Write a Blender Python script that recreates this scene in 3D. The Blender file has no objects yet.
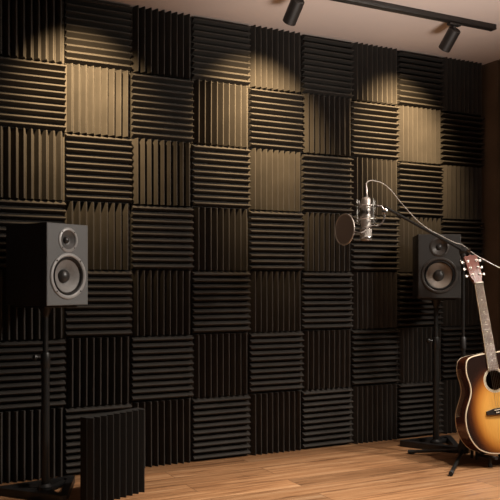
import bpy, bmesh, math, random
from mathutils import Vector, Matrix, Euler
random.seed(4)
R = math.radians
SC = bpy.context.scene
COL = SC.collection
T = 0.3048                      # side of one foam tile
HC = 7 * T                      # ceiling height

# ------------------------------------------------------------------ materials
def mat(name, col, rough=.6, metal=0., spec=.5, bump=None, var=None, coat=0.):
    m = bpy.data.materials.new(name); m.use_nodes = True
    nt = m.node_tree; b = nt.nodes['Principled BSDF']
    b.inputs['Base Color'].default_value = (*col, 1)
    b.inputs['Roughness'].default_value = rough
    b.inputs['Metallic'].default_value = metal
    b.inputs['Specular IOR Level'].default_value = spec
    b.inputs['Coat Weight'].default_value = coat
    b.inputs['Coat Roughness'].default_value = .08
    tc = nt.nodes.new('ShaderNodeTexCoord')
    if var:                      # (scale, amount): mottled tone
        n = nt.nodes.new('ShaderNodeTexNoise'); n.inputs['Scale'].default_value = var[0]
        n.inputs['Detail'].default_value = 5
        nt.links.new(tc.outputs['Object'], n.inputs['Vector'])
        r = nt.nodes.new('ShaderNodeValToRGB')
        lo = [max(0, c * (1 - var[1])) for c in col]; hi = [min(1, c * (1 + var[1])) for c in col]
        r.color_ramp.elements[0].position = .3; r.color_ramp.elements[0].color = (*lo, 1)
        r.color_ramp.elements[1].position = .7; r.color_ramp.elements[1].color = (*hi, 1)
        nt.links.new(n.outputs['Fac'], r.inputs['Fac'])
        nt.links.new(r.outputs['Color'], b.inputs['Base Color'])
    if bump:                     # (scale, strength, distance)
        n = nt.nodes.new('ShaderNodeTexNoise'); n.inputs['Scale'].default_value = bump[0]
        n.inputs['Detail'].default_value = 3
        nt.links.new(tc.outputs['Object'], n.inputs['Vector'])
        bp = nt.nodes.new('ShaderNodeBump'); bp.inputs['Strength'].default_value = bump[1]
        bp.inputs['Distance'].default_value = bump[2]
        nt.links.new(n.outputs['Fac'], bp.inputs['Height'])
        nt.links.new(bp.outputs['Normal'], b.inputs['Normal'])
    return m

M = {}
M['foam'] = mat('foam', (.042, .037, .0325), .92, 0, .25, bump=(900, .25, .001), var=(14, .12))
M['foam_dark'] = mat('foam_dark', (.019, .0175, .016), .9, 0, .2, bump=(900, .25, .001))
M['wall'] = mat('wall_paint', (.02, .019, .018), .9, var=(6, .2))
M['panel'] = mat('panelling', (.15, .102, .066), .5, var=(5, .18))
M['ceiling'] = mat('ceiling_paint', (.74, .61, .545), .9, 0, .2, bump=(160, .1, .001), var=(2, .03))
M['black'] = mat('black_powder_coat', (.014, .013, .013), .45, bump=(700, .12, .0005))
M['blacksatin'] = mat('black_satin_metal', (.02, .019, .018), .35, .3)
M['rubber'] = mat('rubber', (.012, .012, .012), .75)
M['spot'] = mat('spot_housing', (.014, .011, .0095), .5, 0)
M['cab'] = mat('cabinet_vinyl', (.022, .019, .017), .5, bump=(500, .15, .0005))
M['baffle_lit'] = mat('baffle_lit', (.112, .116, .118), .5, bump=(700, .1, .0004))  # left monitor of the pair: stronger light put into the baffle colour
M['baffle_shaded'] = mat('baffle_shaded_mat', (.021, .0185, .0165), .5, bump=(700, .1, .0004))  # same baffle on the right monitor, its shade put into the colour
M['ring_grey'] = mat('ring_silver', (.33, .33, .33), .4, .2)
M['ring_shaded'] = mat('ring_shaded', (.045, .039, .035), .4, .2)  # right monitor's copy of the ring, darkened to stand for shade
M['cone_grey'] = mat('cone_grey', (.22, .215, .21), .5, var=(60, .1))
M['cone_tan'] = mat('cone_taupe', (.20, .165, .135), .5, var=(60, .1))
M['guide_grey'] = mat('waveguide_grey', (.10, .10, .10), .4, .2)
M['surround'] = mat('surround_rubber', (.012, .012, .012), .4)
M['dome'] = mat('dome_black', (.03, .028, .027), .35)
M['chrome'] = mat('chrome', (.62, .60, .57), .22, 1)
M['nickel'] = mat('brushed_nickel', (.52, .48, .44), .42, .6, var=(40, .08))
M['grille'] = mat('grille_nickel', (.40, .37, .34), .45, .6, bump=(1100, .9, .002))
M['darkchrome'] = mat('dark_chrome', (.20, .18, .17), .3, 1)
M['elastic'] = mat('elastic_cord', (.16, .14, .125), .7)
M['cable'] = mat('cable_grey', (.50, .46, .42), .4, .2)
M['cream'] = mat('cream_binding', (.72, .62, .46), .4)
M['gside'] = mat('mahogany_side', (.075, .020, .008), .22, 0, .5, var=(18, .35), coat=.6)
M['neck'] = mat('mahogany_neck', (.20, .07, .03), .35, var=(20, .2))
M['headface'] = mat('headstock_veneer', (.125, .025, .011), .55, 0, .2, var=(24, .25), coat=.1)
M['fretboard'] = mat('rosewood_board', (.125, .092, .070), .6, 0, .25, var=(30, .25))
M['ebony'] = mat('ebony', (.022, .017, .014), .4)
M['ivory'] = mat('ivory', (.80, .74, .62), .4)
M['steel'] = mat('string_steel', (.40, .37, .33), .35, 1)
M['inside'] = mat('raw_spruce_inside', (.20, .12, .06), .8)
M['led'] = mat('lens_glass', (.25, .22, .18), .2)

def burst_mat():
    m = mat('sunburst_top', (.8, .45, .1), .25, coat=.7)
    nt = m.node_tree; b = nt.nodes['Principled BSDF']
    tc = nt.nodes.new('ShaderNodeTexCoord')
    mp = nt.nodes.new('ShaderNodeMapping'); mp.vector_type = 'TEXTURE'
    mp.inputs['Location'].default_value = (.004, 0, .195); mp.inputs['Scale'].default_value = (.205, 9, .275)
    g = nt.nodes.new('ShaderNodeTexGradient'); g.gradient_type = 'SPHERICAL'
    r = nt.nodes.new('ShaderNodeValToRGB')
    els = [(0.0, (.014, .006, .004)), (.10, (.020, .008, .005)), (.19, (.060, .017, .006)), (.29, (.22, .070, .012)),
           (.40, (.50, .20, .034)), (.54, (.70, .34, .070)), (.85, (.78, .42, .10))]
    cr = r.color_ramp
    cr.elements[0].position = 0; cr.elements[0].color = (*els[0][1], 1)
    cr.elements[1].position = els[-1][0]; cr.elements[1].color = (*els[-1][1], 1)
    for p, c in els[1:-1]:
        e = cr.elements.new(p); e.color = (*c, 1)
    nt.links.new(tc.outputs['Object'], mp.inputs['Vector']); nt.links.new(mp.outputs['Vector'], g.inputs['Vector'])
    nt.links.new(g.outputs['Fac'], r.inputs['Fac'])
    # straight spruce grain running along the body
    mg = nt.nodes.new('ShaderNodeMapping'); mg.inputs['Scale'].default_value = (260, 1, 5)
    n = nt.nodes.new('ShaderNodeTexNoise'); n.inputs['Scale'].default_value = 1; n.inputs['Detail'].default_value = 2
    nt.links.new(tc.outputs['Object'], mg.inputs['Vector']); nt.links.new(mg.outputs['Vector'], n.inputs['Vector'])
    mr = nt.nodes.new('ShaderNodeMapRange'); mr.inputs[3].default_value = .86; mr.inputs[4].default_value = 1.1
    nt.links.new(n.outputs['Fac'], mr.inputs[0])
    mx = nt.nodes.new('ShaderNodeMix'); mx.data_type = 'RGBA'; mx.blend_type = 'MULTIPLY'; mx.inputs[0].default_value = 1
    nt.links.new(r.outputs['Color'], mx.inputs[6]); nt.links.new(mr.outputs[0], mx.inputs[7])
    nt.links.new(mx.outputs[2], b.inputs['Base Color'])
    return m
M['burst'] = burst_mat()

def floor_mat():
    m = mat('oak_planks', (.4, .2, .1), .42, 0, .5)
    nt = m.node_tree; b = nt.nodes['Principled BSDF']; L = nt.links.new
    tc = nt.nodes.new('ShaderNodeTexCoord')
    br = nt.nodes.new('ShaderNodeTexBrick')
    br.offset = .37; br.inputs['Scale'].default_value = 1
    br.inputs['Brick Width'].default_value = 1.15; br.inputs['Row Height'].default_value = .125
    br.inputs['Mortar Size'].default_value = .0015; br.inputs['Mortar Smooth'].default_value = .4
    br.inputs['Bias'].default_value = 0
    br.inputs['Color1'].default_value = (0, 0, 0, 1); br.inputs['Color2'].default_value = (1, 1, 1, 1)
    br.inputs['Mortar'].default_value = (.4, .4, .4, 1)
    L(tc.outputs['Object'], br.inputs['Vector'])
    # each plank shifts the grain so that it breaks at the joints
    sh = nt.nodes.new('ShaderNodeVectorMath'); sh.operation = 'MULTIPLY'; sh.inputs[1].default_value = (7, 13, 5)
    L(br.outputs['Color'], sh.inputs[0])
    ad = nt.nodes.new('ShaderNodeVectorMath'); ad.operation = 'ADD'
    L(tc.outputs['Object'], ad.inputs[0]); L(sh.outputs[0], ad.inputs[1])
    def grain(scale, sx, sy, det, dist):
        mp = nt.nodes.new('ShaderNodeMapping'); mp.inputs['Scale'].default_value = (sx, sy, 1)
        L(ad.outputs[0], mp.inputs['Vector'])
        n = nt.nodes.new('ShaderNodeTexNoise'); n.inputs['Scale'].default_value = scale
        n.inputs['Detail'].default_value = det; n.inputs['Distortion'].default_value = dist
        n.inputs['Roughness'].default_value = .62
        L(mp.outputs[0], n.inputs['Vector']); return n
    g1 = grain(1, 2.1, 34, 9, .8)
    g2 = grain(1, 7, 150, 3, .3)
    r1 = nt.nodes.new('ShaderNodeValToRGB'); cr = r1.color_ramp
    cr.elements[0].position = .30; cr.elements[0].color = (.135, .060, .026, 1)
    cr.elements[1].position = .72; cr.elements[1].color = (.47, .295, .175, 1)
    e = cr.elements.new(.47); e.color = (.325, .160, .072, 1)
    e = cr.elements.new(.60); e.color = (.405, .222, .110, 1)
    L(g1.outputs['Fac'], r1.inputs['Fac'])
    mr = nt.nodes.new('ShaderNodeMapRange'); mr.inputs[3].default_value = .72; mr.inputs[4].default_value = 1.25
    L(g2.outputs['Fac'], mr.inputs[0])
    m1 = nt.nodes.new('ShaderNodeMix'); m1.data_type = 'RGBA'; m1.blend_type = 'MULTIPLY'; m1.inputs[0].default_value = 1
    L(r1.outputs['Color'], m1.inputs[6]); L(mr.outputs[0], m1.inputs[7])
    pv = nt.nodes.new('ShaderNodeMapRange'); pv.inputs[3].default_value = .74; pv.inputs[4].default_value = 1.18
    L(br.outputs['Color'], pv.inputs[0])
    m2 = nt.nodes.new('ShaderNodeMix'); m2.data_type = 'RGBA'; m2.blend_type = 'MULTIPLY'; m2.inputs[0].default_value = 1
    L(m1.outputs[2], m2.inputs[6]); L(pv.outputs[0], m2.inputs[7])
    m3 = nt.nodes.new('ShaderNodeMix'); m3.data_type = 'RGBA'
    L(br.outputs['Fac'], m3.inputs[0]); L(m2.outputs[2], m3.inputs[6]); m3.inputs[7].default_value = (.07, .034, .017, 1)
    L(m3.outputs[2], b.inputs['Base Color'])
    rr = nt.nodes.new('ShaderNodeMapRange'); rr.inputs[3].default_value = .36; rr.inputs[4].default_value = .5
    L(g1.outputs['Fac'], rr.inputs[0]); L(rr.outputs[0], b.inputs['Roughness'])
    bp = nt.nodes.new('ShaderNodeBump'); bp.inputs['Strength'].default_value = .12; bp.inputs['Distance'].default_value = .001
    L(g2.outputs['Fac'], bp.inputs['Height']); L(bp.outputs['Normal'], b.inputs['Normal'])
    return m
M['floor'] = floor_mat()

def screen_mat():
    m = mat('nylon_screen', (.26, .23, .205), .8)
    nt = m.node_tree; b = nt.nodes['Principled BSDF']
    b.inputs['Alpha'].default_value = .78
    return m
M['screen'] = screen_mat()

# ------------------------------------------------------------------ mesh helpers
def obj(name, bm, m, parent=None, smooth=True, angle=35):
    bmesh.ops.recalc_face_normals(bm, faces=bm.faces)
    me = bpy.data.meshes.new(name); bm.to_mesh(me); bm.free()
    if smooth:
        for p in me.polygons: p.use_smooth = True
        me.set_sharp_from_angle(angle=R(angle))
    me.materials.append(m)
    o = bpy.data.objects.new(name, me); COL.objects.link(o)
    if parent: o.parent = parent
    return o

def thing(name, label, cat, mw=None, group=None):
    o = bpy.data.objects.new(name, None); COL.objects.link(o)
    o.empty_display_size = .05
    if mw is not None: o.matrix_world = mw
    return tag(o, label, cat, group)

def tag(o, label, cat, group=None):
    o['label'] = label; o['category'] = cat
    if group: o['group'] = group
    return o

def struct(name, bm, m, smooth=False):
    o = obj(name, bm, m, None, smooth); o['kind'] = 'structure'; return o

def box(bm, c, s, mtx=None, bev=0., seg=2):
    r = bmesh.ops.create_cube(bm, size=1, matrix=Matrix.Translation(c) @ Matrix.Diagonal((*s, 1)))
    vs = r['verts']
    if bev:
        es = list({e for v in vs for e in v.link_edges})
        q = bmesh.ops.bevel(bm, geom=es, offset=bev, segments=seg, affect='EDGES', profile=.5)
        vs = list({v for f in q['faces'] for v in f.verts} | {v for v in vs if v.is_valid})
    if mtx is not None: bmesh.ops.transform(bm, matrix=mtx, verts=[v for v in vs if v.is_valid])
    return vs

def basis(d):
    d = Vector(d).normalized()
    a = Vector((0, 0, 1)) if abs(d.z) < .9 else Vector((1, 0, 0))
    u = d.cross(a).normalized(); v = d.cross(u).normalized()
    return d, u, v

def lathe(bm, prof, o=(0, 0, 0), axis=(0, 0, 1), seg=32, cap=True):
    """prof: list of (radius, distance along the axis)."""
    d, u, v = basis(axis); o = Vector(o); rings = []
    for r, h in prof:
        if r < 1e-6: rings.append([bm.verts.new(o + d * h)])
        else: rings.append([bm.verts.new(o + d * h + (u * math.cos(2 * math.pi * k / seg) + v * math.sin(2 * math.pi * k / seg)) * r) for k in range(seg)])
    for a, b in zip(rings, rings[1:]):
        for k in range(seg):
            k2 = (k + 1) % seg
            if len(a) == 1 and len(b) == 1: continue
            if len(a) == 1: bm.faces.new((a[0], b[k], b[k2]))
            elif len(b) == 1: bm.faces.new((a[k], a[k2], b[0]))
            else: bm.faces.new((a[k], a[k2], b[k2], b[k]))
    if cap:
        for rg in (rings[0], rings[-1]):
            if len(rg) > 2:
                try: bm.faces.new(rg)
                except ValueError: pass

def tube(bm, pts, r, seg=10, closed=False, cap=True):
    pts = [Vector(p) for p in pts]; n = len(pts)
    rad = r if isinstance(r, (list, tuple)) else [r] * n
    def tan(i):
        if closed: return (pts[(i + 1) % n] - pts[i - 1]).normalized()
        if i == 0: return (pts[1] - pts[0]).normalized()
        if i == n - 1: return (pts[-1] - pts[-2]).normalized()
        return ((pts[i + 1] - pts[i]).normalized() + (pts[i] - pts[i - 1]).normalized()).normalized()
    t = tan(0); _, u, v = basis(t); rings = []
    for i in range(n):
        t2 = tan(i); q = t.rotation_difference(t2); u = q @ u; t = t2; v = t.cross(u)
        rings.append([bm.verts.new(pts[i] + (u * math.cos(2 * math.pi * k / seg) + v * math.sin(2 * math.pi * k / seg)) * rad[i]) for k in range(seg)])
    prs = list(zip(rings, rings[1:]))
    if closed: prs.append((rings[-1], rings[0]))
    for a, b in prs:
        for k in range(seg):
            bm.faces.new((a[k], a[(k + 1) % seg], b[(k + 1) % seg], b[k]))
    if cap and not closed:
        bm.faces.new(rings[0]); bm.faces.new(rings[-1])

def spline(P, n=8, closed=False):
    P = [Vector(p) for p in P]; out = []; N = len(P)
    for i in range(N if closed else N - 1):
        g = (lambda k: P[k % N]) if closed else (lambda k: P[min(max(k, 0), N - 1)])
        a, b, c, d = g(i - 1), g(i), g(i + 1), g(i + 2)
        for k in range(n):
            t = k / n
            out.append(.5 * ((2 * b) + (c - a) * t + (2 * a - 5 * b + 4 * c - d) * t * t + (3 * b - a - 3 * c + d) * t ** 3))
    if not closed: out.append(P[-1])
    return out

def prism(bm, poly, ax, lo, hi):
    """extrude a polygon (list of 3-vectors) along axis vector from lo to hi."""
    ax = Vector(ax)
    a = [bm.verts.new(Vector(p) + ax * lo) for p in poly]; b = [bm.verts.new(Vector(p) + ax * hi) for p in poly]
    bm.faces.new(a); bm.faces.new(b)
    for k in range(len(a)):
        j = (k + 1) % len(a); bm.faces.new((a[k], a[j], b[j], b[k]))

def new(): return bmesh.new()

# ------------------------------------------------------------------ setting
WY = .036                        # the wall's face; the tiles stand proud of it, the ridges reach past y = 0
XR = 2.764
b = new(); box(b, (.2, WY + .06, HC / 2), (5.2, .12, HC + .24)); struct('wall_back', b, M['wall'])
b = new(); box(b, (.2, -2.55, -.05), (5.2, 5.4, .1)); struct('floor', b, M['floor'])
b = new(); box(b, (.2, -2.55, HC + .05), (5.2, 5.4, .1)); struct('ceiling', b, M['ceiling'])
# right wall: broad vertical boards with deep joints between them
b = new()
y = WY; edges = [.072, .012] ; prof = []
pts = [(XR, WY)]
wid = [.130, .17, .17, .17, .17, .17, .17, .17, .17, .17, .17, .17, .17, .17]
for i, w in enumerate(wid):
    y0 = pts[-1][1]
    pts += [(XR, y0 - w), (XR + .022, y0 - w - .004), (XR + .022, y0 - w - .014), (XR, y0 - w - .018)]
poly = [Vector((x, yy, 0)) for x, yy in pts] + [Vector((XR + .12, pts[-1][1], 0)), Vector((XR + .12, WY, 0))]
prism(b, poly, (0, 0, 1), 0, HC); struct('wall_right', b, M['panel'])

# ------------------------------------------------------------------ foam tiles
def foam_mesh(w, h, teeth, base, height, tip=.0024, valley=.0026, margin=0):
    """back at y = 0, ridges run along Z and point to -Y."""
    b = new(); p = (w - 2 * margin) / teeth; prof = [(-w / 2, 0), (-w / 2, -base)]
    for k in range(teeth):
        x0 = -w / 2 + margin + k * p; xm = x0 + p / 2
        prof += [(x0 + valley / 2, -base), (xm - tip, -base - height + .0012), (xm - tip * .4, -base - height),
                 (xm + tip * .4, -base - height), (xm + tip, -base - height + .0012), (x0 + p - valley / 2, -base)]
    prof += [(w / 2, -base), (w / 2, 0)]
    prism(b, [Vector((x, y, 0)) for x, y in prof], (0, 0, 1), -h / 2, h / 2)
    return b
ORD = ['first', 'second', 'third', 'fourth', 'fifth', 'sixth', 'seventh', 'eighth', 'ninth']
ROWN = ['top row under ceiling', 'second row down', 'third row down', 'fourth row down', 'fifth row down', 'sixth row down', 'bottom row above floor']
COLN = ['leftmost column', 'second column from left', 'third column from left', 'fourth column from left', 'middle column',
        'fourth column from right', 'third column from right', 'second column from right', 'rightmost column']
proto = {}
for r in range(7):
    for c in range(9):
        vert = (r + c) % 2 == 0
        if vert not in proto:
            o = proto[vert] = obj('foam_tile', foam_mesh(T - .003, T - .003, 9 if vert else 10, .016, .036, margin=.007 if vert else .001), M['foam'], smooth=False)
        else:
            o = proto[vert].copy(); COL.objects.link(o)
        cx, cz = (c + .5) * T, (6.5 - r) * T
        o.location = (cx + random.uniform(-.0012, .0012), WY - .0006 * random.random(), cz)
        o.rotation_euler = (0, (0 if vert else math.pi / 2) + R(random.uniform(-.25, .25)), 0)
        tag(o, 'charcoal foam tile, %s ridges, %s, %s' % ('upright' if vert else 'level', ROWN[r], COLN[c]),
            'foam tile', 'acoustic foam tiles on the back wall')

# loose foam panel standing on the floor
def rotz(x, y, z, a): return Matrix.Translation((x, y, z)) @ Matrix.Rotation(R(a), 4, 'Z')
PH = .338
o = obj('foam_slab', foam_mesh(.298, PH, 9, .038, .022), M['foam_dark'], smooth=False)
pa = math.degrees(math.atan2(.533 - .279, .386 - .501))
o.matrix_world = rotz(.380, -.414, PH / 2 + .0005, math.degrees(math.atan2(.115, .254)))
tag(o, 'loose black ridged foam slab standing upright on the wooden floor', 'foam slab')

# ------------------------------------------------------------------ speakers and stands
def speaker(label, mw, base, ringm, conem, guidem, W=.214, D=.25, H=.325):
    t = thing('studio_monitor', label, 'speaker', mw, 'pair of studio monitors on stands')
    f = -D / 2
    BT = .042                                   # the baffle is thick enough to hold the recessed drivers
    b = new(); box(b, (0, BT / 2, H / 2), (W, D - BT, H), bev=.003); obj('cabinet', b, M['cab'], t)
    wz, tz, wr, tr = .117, .2605, .092, .0495
    A = (0, -1, 0); WH, TH = wr - .016, tr - .0130; zs = .2095; e = .004
    b = new()
    for cz, hr, zl, zh in ((wz, WH, e, zs), (tz, TH, zs, H - e)):
        xs = W / 2 - e
        ang = sorted([2 * math.pi * k / 72 for k in range(72)] + [math.atan2(z - cz, x) % (2 * math.pi) for x in (-xs, xs) for z in (zl, zh)])
        inner, outer, deep = [], [], []
        for a in ang:
            ca, sa = math.cos(a), math.sin(a)
            q = min((xs / abs(ca)) if abs(ca) > 1e-9 else 9, ((zh - cz) / sa) if sa > 1e-9 else (((zl - cz) / sa) if sa < -1e-9 else 9))
            outer.append(Vector((ca * q, f, cz + sa * q))); inner.append(Vector((ca * hr, f, cz + sa * hr))); deep.append(Vector((ca * hr, f + .038, cz + sa * hr)))
        vv = [[b.verts.new(p) for p in rr] for rr in (outer, inner, deep)]
        for p, q in zip(vv, vv[1:]):
            for k in range(len(ang)):
                k2 = (k + 1) % len(ang)
                if (p[k].co - p[k2].co).length < 1e-7: continue
                b.faces.new((p[k], p[k2], q[k2], q[k]))
        b.faces.new(vv[2])
    rr = [[(-1, 0), (1, 0), (1, 1), (-1, 1)]]
    loops = []
    for dx, y in ((e, f), (e * .3, f + e * .3), (0, f + e), (0, f + BT)):
        loops.append([b.verts.new((sx * (W / 2 - dx), y, dx if sz == 0 else H - dx)) for sx, sz in rr[0]])
    for p, q in zip(loops, loops[1:]):
        for k in range(4): b.faces.new((p[k], p[(k + 1) % 4], q[(k + 1) % 4], q[k]))
    b.faces.new(loops[-1])
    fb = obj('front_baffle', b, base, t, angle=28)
    fb.data.materials.append(M['cab'])             # vinyl wraps round the sides of the baffle
    for p in fb.data.polygons:
        if abs(p.normal.y) < .3 and p.center.y > f + e and (abs(abs(p.center.x) - W / 2) < .001 or p.center.z < .001 or p.center.z > H - .001): p.material_index = 1
    b = new(); lathe(b, [(wr, -.001), (wr, .003), (wr - .003, .0055), (wr - .010, .006), (wr - .0145, .003), (wr - .0158, -.004)], (0, f, wz), A, 64, cap=False)
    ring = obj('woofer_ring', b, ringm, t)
    for k in range(4):
        a = R(45 + 90 * k); b = new()
        lathe(b, [(.0035, -.001), (.0035, .0016), (.0022, .0022), (0, .0022)], (math.cos(a) * (wr - .0065), f - .0056, wz + math.sin(a) * (wr - .0065)), A, 12)
        obj('screw', b, M['dome'], ring)
    b = new(); lathe(b, [(WH, -.004), (WH - .002, .001), (WH - .0055, .0035), (WH - .009, .001), (WH - .0115, -.005)], (0, f, wz), A, 64, cap=False)
    obj('woofer_surround', b, M['surround'], t)
    b = new(); lathe(b, [(WH - .0114, -.005), (.054, -.010), (.044, -.0165), (.034, -.0235), (.026, -.029), (0, -.029)], (0, f, wz), A, 64, cap=False)
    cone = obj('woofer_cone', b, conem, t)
    b = new(); lathe(b, [(.0275, -.028), (.027, -.022), (.0245, -.0165), (.0185, -.0115), (.010, -.0085), (0, -.0075)], (0, f, wz), A, 36, cap=False)
    obj('dust_cap', b, M['dome'], cone)
    b = new(); lathe(b, [(tr, -.001), (tr, .002), (tr - .003, .004), (tr - .009, .0044), (tr - .012, .002), (tr - .0129, -.003)], (0, f, tz), A, 48, cap=False)
    tw = obj('tweeter_ring', b, ringm, t)
    for k in range(4):
        a = R(45 + 90 * k); b = new()
        lathe(b, [(.003, -.001), (.003, .0013), (.0018, .0018), (0, .0018)], (math.cos(a) * (tr - .006), f - .0041, tz + math.sin(a) * (tr - .006)), A, 10)
        obj('screw', b, M['dome'], tw)
    b = new(); lathe(b, [(tr - .0130, -.001), (.030, -.0045), (.023, -.009), (.0165, -.0125), (0, -.0125)], (0, f, tz), A, 44, cap=False)
    obj('waveguide', b, guidem, t)
    b = new(); lathe(b, [(.0150, -.0120), (.014, -.0075), (.0105, -.0035), (.0055, -.0012), (0, -.0006)], (0, f, tz), A, 28, cap=False)
    obj('tweeter_dome', b, M['dome'], t)
    return t

def stand(label, x, y, ang, ztop, knobdir, pang):
    t = thing('speaker_stand', label, 'speaker stand', Matrix.Translation((x, y, 0)), 'speaker stands on triangular feet')
    Rr = .205; V = [Vector((Rr * math.cos(R(ang + 120 * k)), Rr * math.sin(R(ang + 120 * k)), 0)) for k in range(3)]
    b = new()
    inn = [v * .72 for v in V]
    lo, hi = .0005, .031
    # frame: outer and inner triangle joined top, bottom and sides, corners clipped
    def clipped(P, k):
        out = []
        for i in range(3):
            p, q, n = P[i], P[i - 1], P[(i + 1) % 3]
            out += [p + (q - p).normalized() * k, p + (n - p).normalized() * k]
        return out
    O = clipped(V, .022); I = clipped(inn, .016); n = len(O)
    vo = [[b.verts.new(p + Vector((0, 0, z))) for p in O] for z in (lo, hi)]
    vi = [[b.verts.new(p + Vector((0, 0, z))) for p in I] for z in (lo, hi)]
    for k in range(n):
        j = (k + 1) % n
        b.faces.new((vo[0][k], vo[0][j], vo[1][j], vo[1][k])); b.faces.new((vi[0][k], vi[0][j], vi[1][j], vi[1][k]))
        b.faces.new((vo[1][k], vo[1][j], vi[1][j], vi[1][k])); b.faces.new((vo[0][k], vo[0][j], vi[0][j], vi[0][k]))
    obj('base_frame', b, M['black'], t, smooth=False)
    for k in range(3):
        d = V[k].normalized(); b = new()
        box(b, (Rr * .36, 0, .0155), (Rr * .70, .026, .014), Matrix.Rotation(R(ang + 120 * k), 4, 'Z'), bev=.002)
        obj('base_strut', b, M['black'], t)
    b = new(); lathe(b, [(.03, .009), (.03, .03), (.021, .036), (.0165, .04)], seg=28); obj('socket', b, M['black'], t)
    zc = .545
    b = new(); lathe(b, [(.0165, .03), (.0165, zc - .03)], seg=24); obj('lower_pole', b, M['blacksatin'], t)
    b = new(); lathe(b, [(.0118, zc - .03), (.0118, ztop - .012)], seg=24); obj('upper_pole', b, M['blacksatin'], t)
    b = new(); lathe(b, [(.0175, zc - .034), (.0195, zc - .03), (.0195, zc + .022), (.0175, zc + .027), (.0120, zc + .027)], seg=28)
    col = obj('collar', b, M['blacksatin'], t)
    kd = Vector(knobdir).normalized(); b = new()
    tube(b, [kd * .015 + Vector((0, 0, zc + .01)), kd * .036 + Vector((0, 0, zc + .01))], .005, 10)
    lathe(b, [(.007, 0), (.013, .004), (.014, .012), (.010, .017), (0, .018)], kd * .034 + Vector((0, 0, zc + .01)), kd, 16)
    obj('knob', b, M['blacksatin'], col)
    b = new(); lathe(b, [(.0125, ztop - .05), (.026, ztop - .012), (.026, ztop - .009)], seg=24)
    obj('top_flange', b, M['black'], t)
    b = new(); box(b, (0, 0, ztop - .005), (.17, .19, .009), Matrix.Rotation(R(pang), 4, 'Z'), bev=.0015); obj('top_plate', b, M['black'], t)
    return t

SLX, SLY, SLZ, SLA = .169, -.245, .766, 27.5
stand('black speaker stand holding the left monitor, next to loose foam slab', SLX - .007, SLY, 40, SLZ, (-1, -.1, 0), SLA)
speaker('black studio monitor with front toned as lit, on left stand', rotz(SLX, SLY, SLZ, SLA), M['baffle_lit'], M['ring_grey'], M['cone_grey'], M['guide_grey'])
SRX, SRY, SRZ, SRA = 2.180, -.255, .777, -32.4
stand('black speaker stand holding the right monitor, behind the guitar', SRX, SRY, 28, SRZ, (-.9, .3, 0), SRA)
speaker('black studio monitor with front toned as shaded, on stand beside guitar headstock', rotz(SRX, SRY, SRZ, SRA), M['baffle_shaded'], M['ring_shaded'], M['cone_tan'], M['ring_shaded'])

# ------------------------------------------------------------------ track and spotlights
TY = -.545
t = thing('ceiling_track', 'long black lighting track on the ceiling carrying the spotlights', 'light track', Matrix.Translation((0, TY, HC)))
b = new(); box(b, (1.0475, 0, -.0135), (2.48, .036, .026), bev=.002); box(b, (1.0475, 0, -.0275), (2.44, .012, .002)); obj('rail', b, M['spot'], t)
b = new(); box(b, (2.2935, 0, -.0140), (.014, .039, .027), bev=.003); obj('end_cap', b, M['spot'], t)
b = new(); box(b, (-.1985, 0, -.0140), (.014, .039, .027), bev=.003); obj('end_cap', b, M['spot'], t)

def spotlight(x, d, label, watts, pos=None):
    d = Vector(d).normalized()
    t = thing('spotlight', label, 'spotlight', Matrix.Translation((x, TY, HC - .029)), 'track spotlights on the ceiling')
    b = new(); box(b, (0, 0, -.006), (.07, .026, .012), bev=.003); obj('adapter', b, M['spot'], t)
    b = new(); lathe(b, [(.009, -.014), (.009, -.026), (.012, -.028), (.012, -.038), (.006, -.042)], seg=16); obj('swivel_stem', b, M['spot'], t)
    piv = Vector((0, 0, -.034)); h0 = piv - d * .012 + Vector((0, 0, -.004)); r = .0305; Ln = .110
    b = new()
    lathe(b, [(0, 0), (r - .004, 0), (r, .004), (r, Ln - .002), (r - .002, Ln), (r - .005, Ln), (r - .006, Ln - .022), (r - .010, Ln - .024)], h0, d, 36, cap=False)
    hs = obj('housing', b, M['spot'], t)
    b = new(); lathe(b, [(r - .0098, Ln - .026), (r - .013, Ln - .0235), (0, Ln - .021)], h0, d, 28); obj('lens', b, M['led'], hs)
    l = bpy.data.lights.new('spot_lamp', 'SPOT'); l.energy = watts; l.color = (1, .70, .37)
    l.spot_size = R(SPOT_CONE); l.spot_blend = 1; l.shadow_soft_size = .014
    lo = bpy.data.objects.new('spot_lamp', l); COL.objects.link(lo); lo.parent = t
    lo.location = h0 + d * (Ln + .002)
    lo.rotation_euler = Vector((.11, .81, -.585)).to_track_quat('-Z', 'Y').to_euler()
    return t
SPOT_CONE = 75; WATT = 190
spotlight(2.045, (-.03, .70, -.71), 'black cylinder spotlight near the right end of ceiling track', WATT)
spotlight(1.172, (-.03, .70, -.71), 'black cylinder spotlight at top edge of photo, left of the track', WATT)
spotlight(.31, (-.03, .70, -.71), 'black cylinder spotlight on ceiling track above the left monitor', WATT)

# ------------------------------------------------------------------ guitar
GS = .9213
GX, GY, GZ, GA, GLEAN, GROLL = 2.1642, -.7686, .0698, -13, 7.4, 6.5
gm = (Matrix.Translation((GX, GY, GZ)) @ Matrix.Rotation(R(GA), 4, 'Z') @ Matrix.Rotation(R(-GLEAN), 4, 'X')
      @ Matrix.Rotation(R(-GROLL), 4, 'Y') @ Matrix.Scale(GS, 4))
g = thing('acoustic_guitar', 'sunburst acoustic guitar with cream binding standing at right frame edge', 'guitar', gm)
half = [(0, 0), (.05, .002), (.10, .013), (.14, .033), (.166, .060), (.185, .095), (.1965, .137), (.1985, .172), (.195, .207), (.183, .243),
        (.164, .278), (.148, .310), (.1410, .340), (.1430, .372), (.149, .402), (.1505, .430), (.146, .460), (.134, .485), (.110, .4985), (.065, .5042), (.02, .505)]
left = [Vector((-x, 0, z)) for x, z in reversed(half[1:])]
OUT = spline([Vector((x, 0, z)) for x, z in half] + left, 6, closed=True)   # closed outline
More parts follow.
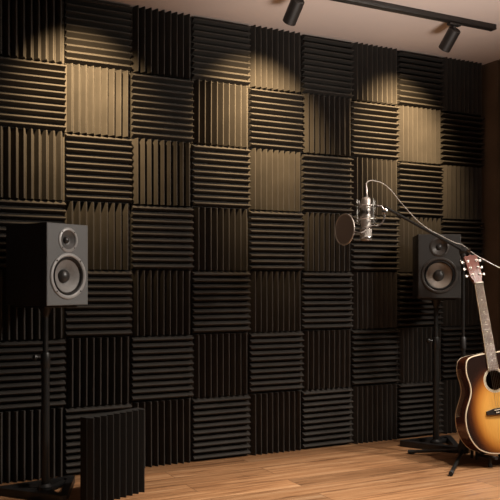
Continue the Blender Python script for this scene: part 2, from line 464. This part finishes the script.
NO = len(OUT)
def depth(z): return .118 - .020 * z / .505
HCZ, HR = .365, .050
def rad_ring(rad, y=0):
    ring = []
    for p in OUT:
        a = math.atan2(p.z - HCZ, p.x); ring.append(Vector((rad * math.cos(a), y, HCZ + rad * math.sin(a))))
    return ring
def inset(d):
    out = []
    for i in range(NO):
        tn = (OUT[(i + 1) % NO] - OUT[i - 1]).normalized(); nn = Vector((-tn.z, 0, tn.x))
        out.append(OUT[i] + nn * d)
    return out
if (inset(.01)[0] - OUT[0]).z < 0:
    _i = inset
    inset = lambda d, _i=_i: _i(-d)
def strip(bm, rings, closed=True):
    vs = [[bm.verts.new(p) for p in r] for r in rings]
    for a, c in zip(vs, vs[1:]):
        for k in range(len(a)):
            j = (k + 1) % len(a); bm.faces.new((a[k], a[j], c[j], c[k]))
    return vs
# body: sides and back, a shell open at the sound hole
b = new()
rim0 = [p + Vector((0, .0015, 0)) for p in OUT]
rim1 = [p + Vector((0, depth(p.z) - .0045, 0)) for p in OUT]
bk = [Vector((p.x * .97, depth(p.z), .25 + (p.z - .25) * .97)) for p in OUT]
bk2 = [Vector((p.x * .5, depth(p.z) + .006, .25 + (p.z - .25) * .5)) for p in OUT]
vs = strip(b, [rim0, rim1, bk, bk2]); b.faces.new(vs[-1])
obj('body', b, M['gside'], g, angle=50)
# top
b = new()
edge = inset(.0028); hole = rad_ring(HR)
rings = [[h.lerp(e, k / 9) for h, e in zip(hole, edge)] for k in range(10)]
strip(b, [[p + Vector((0, .0035, 0)) for p in hole]] + rings); obj('soundboard', b, M['burst'], g)
for nm, y0, y1 in (('front_binding', -.0004, .0052), ('back_binding', None, None)):
    b = new()
    if y0 is not None:
        strip(b, [[p + Vector((0, .0005, 0)) for p in inset(.0045)], [p + Vector((0, y0 - .0006, 0)) for p in inset(.004)],
                  [p + Vector((0, y0 - .0004, 0)) for p in inset(.0002)], [p + Vector((0, .0006, 0)) for p in inset(-.0009)],
                  [p + Vector((0, y1, 0)) for p in inset(-.0009)], [p + Vector((0, y1, 0)) for p in inset(.001)]])
    else:
        strip(b, [[p + Vector((0, depth(p.z) - .0105, 0)) for p in inset(.001)], [p + Vector((0, depth(p.z) - .0105, 0)) for p in inset(-.0009)],
                  [p + Vector((0, depth(p.z) - .0045, 0)) for p in inset(-.0009)], [p + Vector((0, depth(p.z) - .0035, 0)) for p in inset(.001)]])
    obj(nm, b, M['cream'], g)
# rosette rings round the hole
b = new()
for r0, r1 in ((.0545, .0575), (.0595, .0625), (.0505, .052)):
    lathe(b, [(r0, 0), (r0, .0008), (r1, .0008), (r1, 0)], (0, .0, HCZ), (0, -1, 0), 56, cap=False)
obj('rosette', b, M['cream'], g)
b = new()
lathe(b, [(.0575, 0), (.0575, .0006), (.0595, .0006), (.0595, 0)], (0, 0, HCZ), (0, -1, 0), 56, cap=False)
lathe(b, [(.052, 0), (.052, .0006), (.0545, .0006), (.0545, 0)], (0, 0, HCZ), (0, -1, 0), 56, cap=False)
obj('rosette_band', b, M['ebony'], g)
# neck frame: body joint at z = .505, nut at NZ
SCL = .645; NZ = .505 + .358
def fz(n): return NZ - SCL * (1 - 2 ** (-n / 12))
def nw(z): return .0215 + (.0275 - .0215) * (NZ - z) / (NZ - fz(20))
b = new(); FY = -.0085
secs = []
for z in (.495, .52, .56, .7, .82, NZ - .01, NZ + .006):
    w = nw(z) - .0008; dp = .017 if z > .53 else .030
    if z < .51: dp = .075
    secs.append([Vector((w * math.cos(a), FY + .005 + dp * math.sin(a) * 1.0, z)) for a in [math.pi * k / 12 for k in range(13)]])
vs = [[b.verts.new(p) for p in s] for s in secs]
for a, c in zip(vs, vs[1:]):
    for k in range(13):
        j = (k + 1) % 13; b.faces.new((a[k], a[j], c[j], c[k]))
b.faces.new(vs[0]); b.faces.new(vs[-1])
obj('neck', b, M['neck'], g)
b = new(); z1, z0 = NZ, fz(20.6)
poly = [(-nw(z0), z0), (nw(z0), z0), (nw(z1), z1), (-nw(z1), z1)]
prism(b, [Vector((x, 0, z)) for x, z in poly], (0, 1, 0), FY, FY + .0075 + .001); fb = obj('fretboard', b, M['fretboard'], g, smooth=False)
for s in (-1, 1):
    b = new()
    poly = [(s * nw(z0), z0), (s * (nw(z0) + .0012), z0), (s * (nw(z1) + .0012), z1), (s * nw(z1), z1)]
    prism(b, [Vector((x, 0, z)) for x, z in poly], (0, 1, 0), FY - .0002, FY + .0075); obj('fretboard_binding', b, M['cream'], fb, smooth=False)
for n in range(1, 21):
    b = new(); z = fz(n); tube(b, [(-nw(z), FY - .0001, z), (nw(z), FY - .0001, z)], .0009, 6); obj('fret', b, M['darkchrome'], fb)
for n in (3, 5, 7, 9, 12, 12, 15, 17):
    b = new(); z = (fz(n) + fz(n - 1)) / 2; x = 0
    lathe(b, [(.0034, 0), (.0034, .0006), (0, .0006)], (x, FY, z), (0, -1, 0), 16) if n != 12 else [lathe(b, [(.003, 0), (.003, .0006), (0, .0006)], (xx, FY, z), (0, -1, 0), 16) for xx in (-.009, .009)]
    if n == 12 and any(o.name.startswith('inlay_pair') for o in fb.children): b.free(); continue
    obj('inlay_pair' if n == 12 else 'inlay', b, M['ivory'], fb)
b = new(); box(b, (0, FY + .0015, NZ + .003), (.0445, .013, .006), bev=.0008); obj('nut', b, M['ivory'], g)
# headstock tilted back
HM = Matrix.Translation((0, FY + .004, NZ + .005)) @ Matrix.Rotation(R(-13), 4, 'X')
hp = [(-.0215, 0), (-.0235, .012), (-.031, .030), (-.0335, .05), (-.0365, .13), (-.037, .143), (-.030, .150), (-.016, .1475), (0, .154)]
hp = hp + [(-x, z) for x, z in reversed(hp[:-1])]
b = new(); prism(b, [HM @ Vector((x, 0, z)) for x, z in hp], HM.to_3x3() @ Vector((0, 1, 0)), .0015, .015); hs = obj('headstock', b, M['neck'], g, smooth=False)
b = new(); prism(b, [HM @ Vector((x, 0, z)) for x, z in hp], HM.to_3x3() @ Vector((0, 1, 0)), -.0003, .0017); obj('headstock_veneer', b, M['headface'], hs, smooth=False)
posts = []
for s in (-1, 1):
    for k in range(3):
        z = .043 + .038 * k; x = s * (.0205 + .002 * k)
        b = new(); p = Vector((x, -.0003, z))
        lathe(b, [(.0062, 0), (.0062, .002), (.0032, .0025), (.0032, .011), (.0024, .012), (0, .012)], HM @ p, HM.to_3x3() @ Vector((0, -1, 0)), 16)
        q = .0405 + .001 * k
        tube(b, [HM @ Vector((s * (.030 + .002 * k), .0105, z)), HM @ Vector((s * (q + .004), .0105, z))], .0022, 8)
        pg = obj('tuning_peg', b, M['nickel'], hs)
        b = new(); vsb = box(b, (0, 0, 0), (.012, .008, .015), bev=.003)
        bmesh.ops.transform(b, matrix=HM @ Matrix.Translation((s * (q + .010), .0105, z)), verts=b.verts)
        obj('peg_button', b, M['nickel'], pg)
        posts.append((s, k, HM @ (p + Vector((0, -.008, 0)))))
# bridge
BZ = NZ - SCL
b = new()
bp = [(-.078, -.014), (-.03, -.0195), (.03, -.0195), (.078, -.014), (.078, .004), (.035, .012), (-.035, .012), (-.078, .004)]
prism(b, [Vector((x, 0, BZ - .004 + z)) for x, z in bp], (0, 1, 0), -.0095, .001)
bridge = obj('bridge', b, M['ebony'], g, smooth=False)
b = new(); box(b, (0, -.0115, BZ), (.074, .008, .003), bev=.0007); obj('saddle', b, M['ivory'], bridge)
for k in range(6):
    x = -.0265 + .0106 * k; b = new()
    lathe(b, [(.0026, -.001), (.0026, .003), (.0034, .0035), (.003, .0055), (0, .0065)], (x, -.0095, BZ - .0125), (0, -1, 0), 12)
    obj('bridge_pin', b, M['ivory'], bridge)
for k in range(6):
    xb = -.0265 + .0106 * k; xn = -.0178 + .00712 * k
    s, kk = (-1, k) if k < 3 else (1, 5 - k)
    pp = [q for a, c, q in posts if a == s and c == kk][0]
    b = new(); tube(b, [(xb, -.0100, BZ - .0125), (xb, -.0160, BZ), (xn, FY - .0065, NZ + .003), pp], .00075 - .00008 * k, 6)
    obj('string', b, M['steel'], g)
b = new(); lathe(b, [(.009, 0), (.009, .002), (.005, .004), (.004, .010), (.007, .012), (.007, .014), (0, .015)], (0, .055, .001), (0, 0, -1), 18)
obj('strap_button', b, M['chrome'], g)

# guitar stand: folding A-frame whose arms cradle the lower bout
sg = thing('guitar_stand', 'low black folding stand under the sunburst guitar', 'guitar stand', rotz(GX, GY, 0, GA))
for s in (-1, 1):
    x = .070 * s; dz = .0075 * s
    b = new(); tube(b, [(x, .160, .19), (x, .146, .03), (x, .145, .010)], .008, 10); obj('front_leg', b, M['black'], sg)
    b = new(); tube(b, [(x, .160, .19), (x * 1.08, .186, .010)], .008, 10); obj('rear_leg', b, M['black'], sg)
    b = new(); tube(b, spline([(x, .147, .042 + dz), (x, .08, .0480 + dz), (x, .02, .0555 + dz), (x, -.026, .0605 + dz)], 5), .0075, 10)
    arm = obj('cradle_arm', b, M['rubber'], sg)
    b = new(); tube(b, [(x, .03, .053 + dz), (x, .029, .004)], .007, 10); lathe(b, [(.011, 0), (.011, .012), (.008, .015)], (x, .029, .0005), (0, 0, 1), 14)
    obj('rubber_foot', b, M['rubber'], arm)
b = new(); tube(b, [(-.070, .160, .186), (.070, .160, .186)], .0075, 10); obj('cross_bar', b, M['black'], sg)
b = new(); tube(b, [(-.070, .147, .036), (.070, .147, .048)], .006, 10); obj('cross_bar', b, M['black'], sg)

# ------------------------------------------------------------------ microphone on its boom stand
HUB = Vector((2.125, -.520, 0)); CL = Vector((2.125, -.520, 1.013))
MICZ = 3.52
MIC = Vector((1.509, -.575, 1.151))          # middle of the microphone
st = thing('microphone_stand', 'tall black tripod boom stand behind the guitar', 'microphone stand', Matrix.Translation(HUB))
feet = [Vector((1.949, -.332, .011)), Vector((1.827, -.772, .011)), Vector((2.37, -.36, .011))]
b = new(); lathe(b, [(.012, .022), (.026, .026), (.028, .05), (.020, .075), (.015, .10), (.015, .12), (.0105, .125)], seg=24); obj('hub', b, M['black'], st)
for f in feet:
    d = f - HUB; d.z = 0; u = d.normalized()
    b = new(); tube(b, [u * .018 + Vector((0, 0, .040)), u * .06 + Vector((0, 0, .034)), Vector((d.x, d.y, .0115))], .0085, 12)
    lg = obj('leg', b, M['blacksatin'], st)
    b = new(); e = Vector((d.x, d.y, .0115)); tube(b, [e - u * .022 + Vector((0, 0, .0008)), e, e + u * .010], [.0105, .0108, .0095], 12); obj('rubber_foot', b, M['rubber'], lg)
b = new(); lathe(b, [(.0105, .10), (.0105, .56)], seg=20); obj('lower_pole', b, M['blacksatin'], st)
b = new(); lathe(b, [(.0078, .55), (.0078, CL.z - .035)], seg=20); obj('upper_pole', b, M['blacksatin'], st)
b = new(); lathe(b, [(.0105, .53), (.0145, .535), (.0145, .585), (.0105, .592), (.0078, .592)], seg=20); obj('height_clutch', b, M['black'], st)
b = new(); lathe(b, [(.012, CL.z - .070), (.012, CL.z - .028), (.0165, CL.z - .024), (.0165, CL.z + .002)], seg=20)
lathe(b, [(.019, -.016), (.0205, -.012), (.0205, .012), (.019, .016)], (0, 0, CL.z), (.6, -.8, 0), 24)
cl = obj('boom_clutch', b, M['black'], st)
b = new(); lathe(b, [(.006, .016), (.006, .024), (.012, .026), (.012, .034), (0, .036)], (0, 0, CL.z), (.6, -.8, 0), 16); obj('clutch_knob', b, M['darkchrome'], cl)
b = new(); tube(b, [(-.006, -.014, CL.z - .052), (-.030, -.018, CL.z - .056)], .0035, 8); box(b, (-.034, -.0185, CL.z - .056), (.010, .008, .022), bev=.002); obj('wing_knob', b, M['chrome'], cl)
BE = Vector((1.609, -.581, 1.1985))           # mic end of the boom
bd = (BE - CL).normalized()
b = new(); tube(b, [CL - bd * .11 - HUB, BE - HUB], .0065, 14); obj('boom', b, M['blacksatin'], st)
b = new(); tube(b, [CL - bd * .11 - HUB, CL - bd * .150 - HUB], .0115, 16); obj('counterweight', b, M['black'], st)

CAMRT = Vector((.891, -.454, 0)); CAMFW = Vector((.454, .891, 0))
mt = Matrix.Translation(MIC) @ Matrix.Rotation(R(-27), 4, 'Z')
mc = thing('condenser_microphone', 'silver condenser microphone hanging upside down in its shock mount', 'microphone', mt)
b = new(); lathe(b, [(.0225, -.046), (.0225, .072), (.0205, .080), (.016, .086), (.013, .088)], seg=36); obj('body', b, M['nickel'], mc)
b = new(); lathe(b, [(.0155, -.108), (.022, -.106), (.0265, -.099), (.0272, -.092), (.0272, -.052), (.0255, -.046), (.021, -.045)], seg=40); gr = obj('grille', b, M['grille'], mc)
b = new(); lathe(b, [(.0276, -.056), (.028, -.054), (.028, -.050), (.0262, -.046)], seg=40, cap=False); lathe(b, [(.0276, -.098), (.0281, -.096), (.0281, -.092), (.0274, -.090)], seg=40, cap=False); obj('trim_band', b, M['chrome'], mc)
b = new(); lathe(b, [(.012, .086), (.012, .096), (.0095, .098), (.0095, .124), (.006, .134), (.0045, .146)], seg=20); obj('connector', b, M['darkchrome'], mc)

sm = thing('shock_mount', 'spidery chrome shock mount round the silver microphone', 'shock mount', mt)
for z, r in ((.048, .050), (-.012, .050)):
    b = new(); tube(b, [(r * math.cos(a), r * math.sin(a), z) for a in [2 * math.pi * k / 40 for k in range(40)]], .0026, 8, closed=True); obj('outer_ring', b, M['chrome'], sm)
for z in (.020,):
    b = new(); lathe(b, [(.0232, z - .007), (.0262, z - .007), (.0262, z + .007), (.0232, z + .007)], seg=36, cap=False); obj('inner_collar', b, M['darkchrome'], sm)
for k in range(4):
    a = R(30 + 90 * k); b = new()
    tube(b, [(.050 * math.cos(a), .050 * math.sin(a), -.034), (.050 * math.cos(a), .050 * math.sin(a), .076)], .0027, 8); obj('post', b, M['chrome'], sm)
for k in range(4):
    a = R(30 + 90 * k); a2 = a + R(45); b = new()
    tube(b, [(.050 * math.cos(a), .050 * math.sin(a), .070), (.0262 * math.cos(a2), .0262 * math.sin(a2), .020), (.050 * math.cos(a + R(90)), .050 * math.sin(a + R(90)), .070)], .0014, 6)
    tube(b, [(.050 * math.cos(a), .050 * math.sin(a), -.030), (.0262 * math.cos(a2), .0262 * math.sin(a2), .018), (.050 * math.cos(a + R(90)), .050 * math.sin(a + R(90)), -.030)], .0014, 6)
    obj('elastic_cord', b, M['elastic'], sm)
b = new(); tube(b, spline([(.050, 0, .048), (.070, .004, .046), (.083, .006, .020), (.080, .004, -.012), (.064, 0, -.036), (.046, 0, -.040)], 5), .0042, 10); box(b, (.050, 0, .048), (.012, .010, .012), bev=.002); yoke = obj('yoke', b, M['darkchrome'], sm)
b = new(); lathe(b, [(.0085, -.013), (.0085, .013)], (.082, .006, .024), (0, 1, 0), 18); lathe(b, [(.012, .013), (.012, .024), (.009, .026)], (.082, .006, .024), (0, -1, 0), 16); obj('swivel_knob', b, M['chrome'], yoke)

# pop filter
PC = Vector((1.379, -.5985, 1.089))
pn = Vector((-.996, -.07, .03)).normalized()                 # faces away from the microphone, to the left
pf = thing('pop_filter', 'round mesh pop filter in front of the silver microphone', 'pop filter', Matrix.Translation(PC))
_, pu, pv = basis(pn); PR = .0665
b = new(); tube(b, [(pu * math.cos(a) + pv * math.sin(a)) * PR for a in [2 * math.pi * k / 56 for k in range(56)]], .0036, 10, closed=True); obj('hoop', b, M['nickel'], pf)
for s in (1,):
    b = new(); lathe(b, [(PR - .001, -.0012), (PR - .001, .0012), (0, .0030), ][:2] + [(PR * .5, .0022), (0, .0026)], (0, 0, 0), pn, 56, cap=True); obj('mesh_screen', b, M['screen'], pf)
gp = [(-pv if pv.z > 0 else pv) * PR * .2 + (pu if pu.dot(CAMRT) > 0 else -pu) * PR * .98]
ge = MIC + CAMRT * .052 + Vector((0, 0, -.036)) - CAMFW * .006 - PC
b = new(); tube(b, spline([gp[0], gp[0] + CAMRT * .03 + Vector((0, 0, -.006)) - CAMFW * .035, MIC - PC - CAMFW * .045 + CAMRT * .01 + Vector((0, 0, -.046)), MIC - PC - CAMFW * .030 + CAMRT * .04 + Vector((0, 0, -.042)), ge], 8), .0030, 8); obj('gooseneck', b, M['elastic'], pf)

# cable
top = MIC + Vector((0, 0, .144))
cp = [top, Vector((1.5100, -.5752, 1.300)), Vector((1.5290, -.5727, 1.3130)), Vector((1.5570, -.5772, 1.3141)), Vector((1.6044, -.5788, 1.3019)), Vector((1.6521, -.5807, 1.2688)),
      Vector((1.6913, -.5783, 1.2313)), Vector((1.7461, -.5725, 1.1888)), Vector((1.8016, -.5671, 1.1478)), Vector((1.8813, -.5506, 1.1100)),
      Vector((1.9617, -.5412, 1.0830)), Vector((2.0571, -.5360, 1.0500)), Vector((2.1110, -.5300, 1.0400)), Vector((2.1772, -.5452, .9940)),
      Vector((2.2338, -.5741, .9576)), Vector((2.2787, -.6082, .9281)), Vector((2.3504, -.6672, .8841)), Vector((2.46, -.76, .76)), Vector((2.54, -.83, .52)),
      Vector((2.57, -.87, .14)), Vector((2.57, -.92, .014)), Vector((2.52, -1.05, .0042)), Vector((2.50, -1.6, .0042))]
b = new(); tube(b, spline(cp, 10), .0023, 8)
tag(obj('microphone_cable', b, M['cable']), 'thin pale cable looping from microphone top along the boom to the right', 'cable')

# ------------------------------------------------------------------ lights
w = bpy.data.worlds.new('world'); SC.world = w; w.use_nodes = True
w.node_tree.nodes['Background'].inputs[0].default_value = (1, .90, .80, 1)
w.node_tree.nodes['Background'].inputs[1].default_value = .025
def aim(o, loc, to):
    o.location = loc; o.rotation_euler = (Vector(to) - Vector(loc)).to_track_quat('-Z', 'Y').to_euler()
def area(name, loc, to, sx, sy, e, col):
    l = bpy.data.lights.new(name, 'AREA'); l.shape = 'RECTANGLE'; l.size = sx; l.size_y = sy; l.energy = e; l.color = col
    o = bpy.data.objects.new(name, l); COL.objects.link(o); aim(o, loc, to); return o
def fill_spot(name, loc, to, cone, e, col, rad=.04, blend=.9):
    l = bpy.data.lights.new(name, 'SPOT'); l.spot_size = R(cone); l.spot_blend = blend; l.energy = e; l.color = col; l.shadow_soft_size = rad
    o = bpy.data.objects.new(name, l); COL.objects.link(o); aim(o, loc, to); return o
# unseen fill spots, added: one washes the ceiling, the others light wall and floor
fill_spot('ceiling_fill', (1.0, -2.7, .30), (1.40, -1.45, 2.13), 56, 300, (1, .92, .85), rad=.35, blend=.7)
fill_spot('room_fill', (2.62, -2.3, 2.05), (1.0, 0, .72), 70, 440, (1, .91, .81), rad=.30, blend=.9)  # added key from front right, no fixture modelled
fill_spot('room_fill', (1.35, -1.25, 2.10), (.55, -.85, 0), 60, 150, (1, .90, .78), blend=1)  # this and the next two: added fill for the floor, no fixtures
fill_spot('room_fill', (2.05, -1.35, 2.10), (1.45, -.95, 0), 60, 130, (1, .90, .78), blend=1)
fill_spot('room_fill', (2.66, -1.45, 2.10), (2.15, -.95, 0), 64, 145, (1, .90, .78), blend=1)

# ------------------------------------------------------------------ camera
F = 787.466
cam = bpy.data.cameras.new('camera'); cam.sensor_width = 36; cam.sensor_fit = 'HORIZONTAL'
cam.lens = F / 500 * 36; cam.shift_y = 32.66 / 500; cam.clip_start = .05
co = bpy.data.objects.new('camera', cam); COL.objects.link(co)
co.location = (-.5507, -3.4763, .8566); co.rotation_euler = (R(90), 0, -.4712)
SC.camera = co
SC.view_settings.view_transform = 'Standard'; SC.view_settings.look = 'None'
SC.view_settings.gamma = 1; SC.view_settings.use_curve_mapping = False
SC.view_settings.exposure = 0
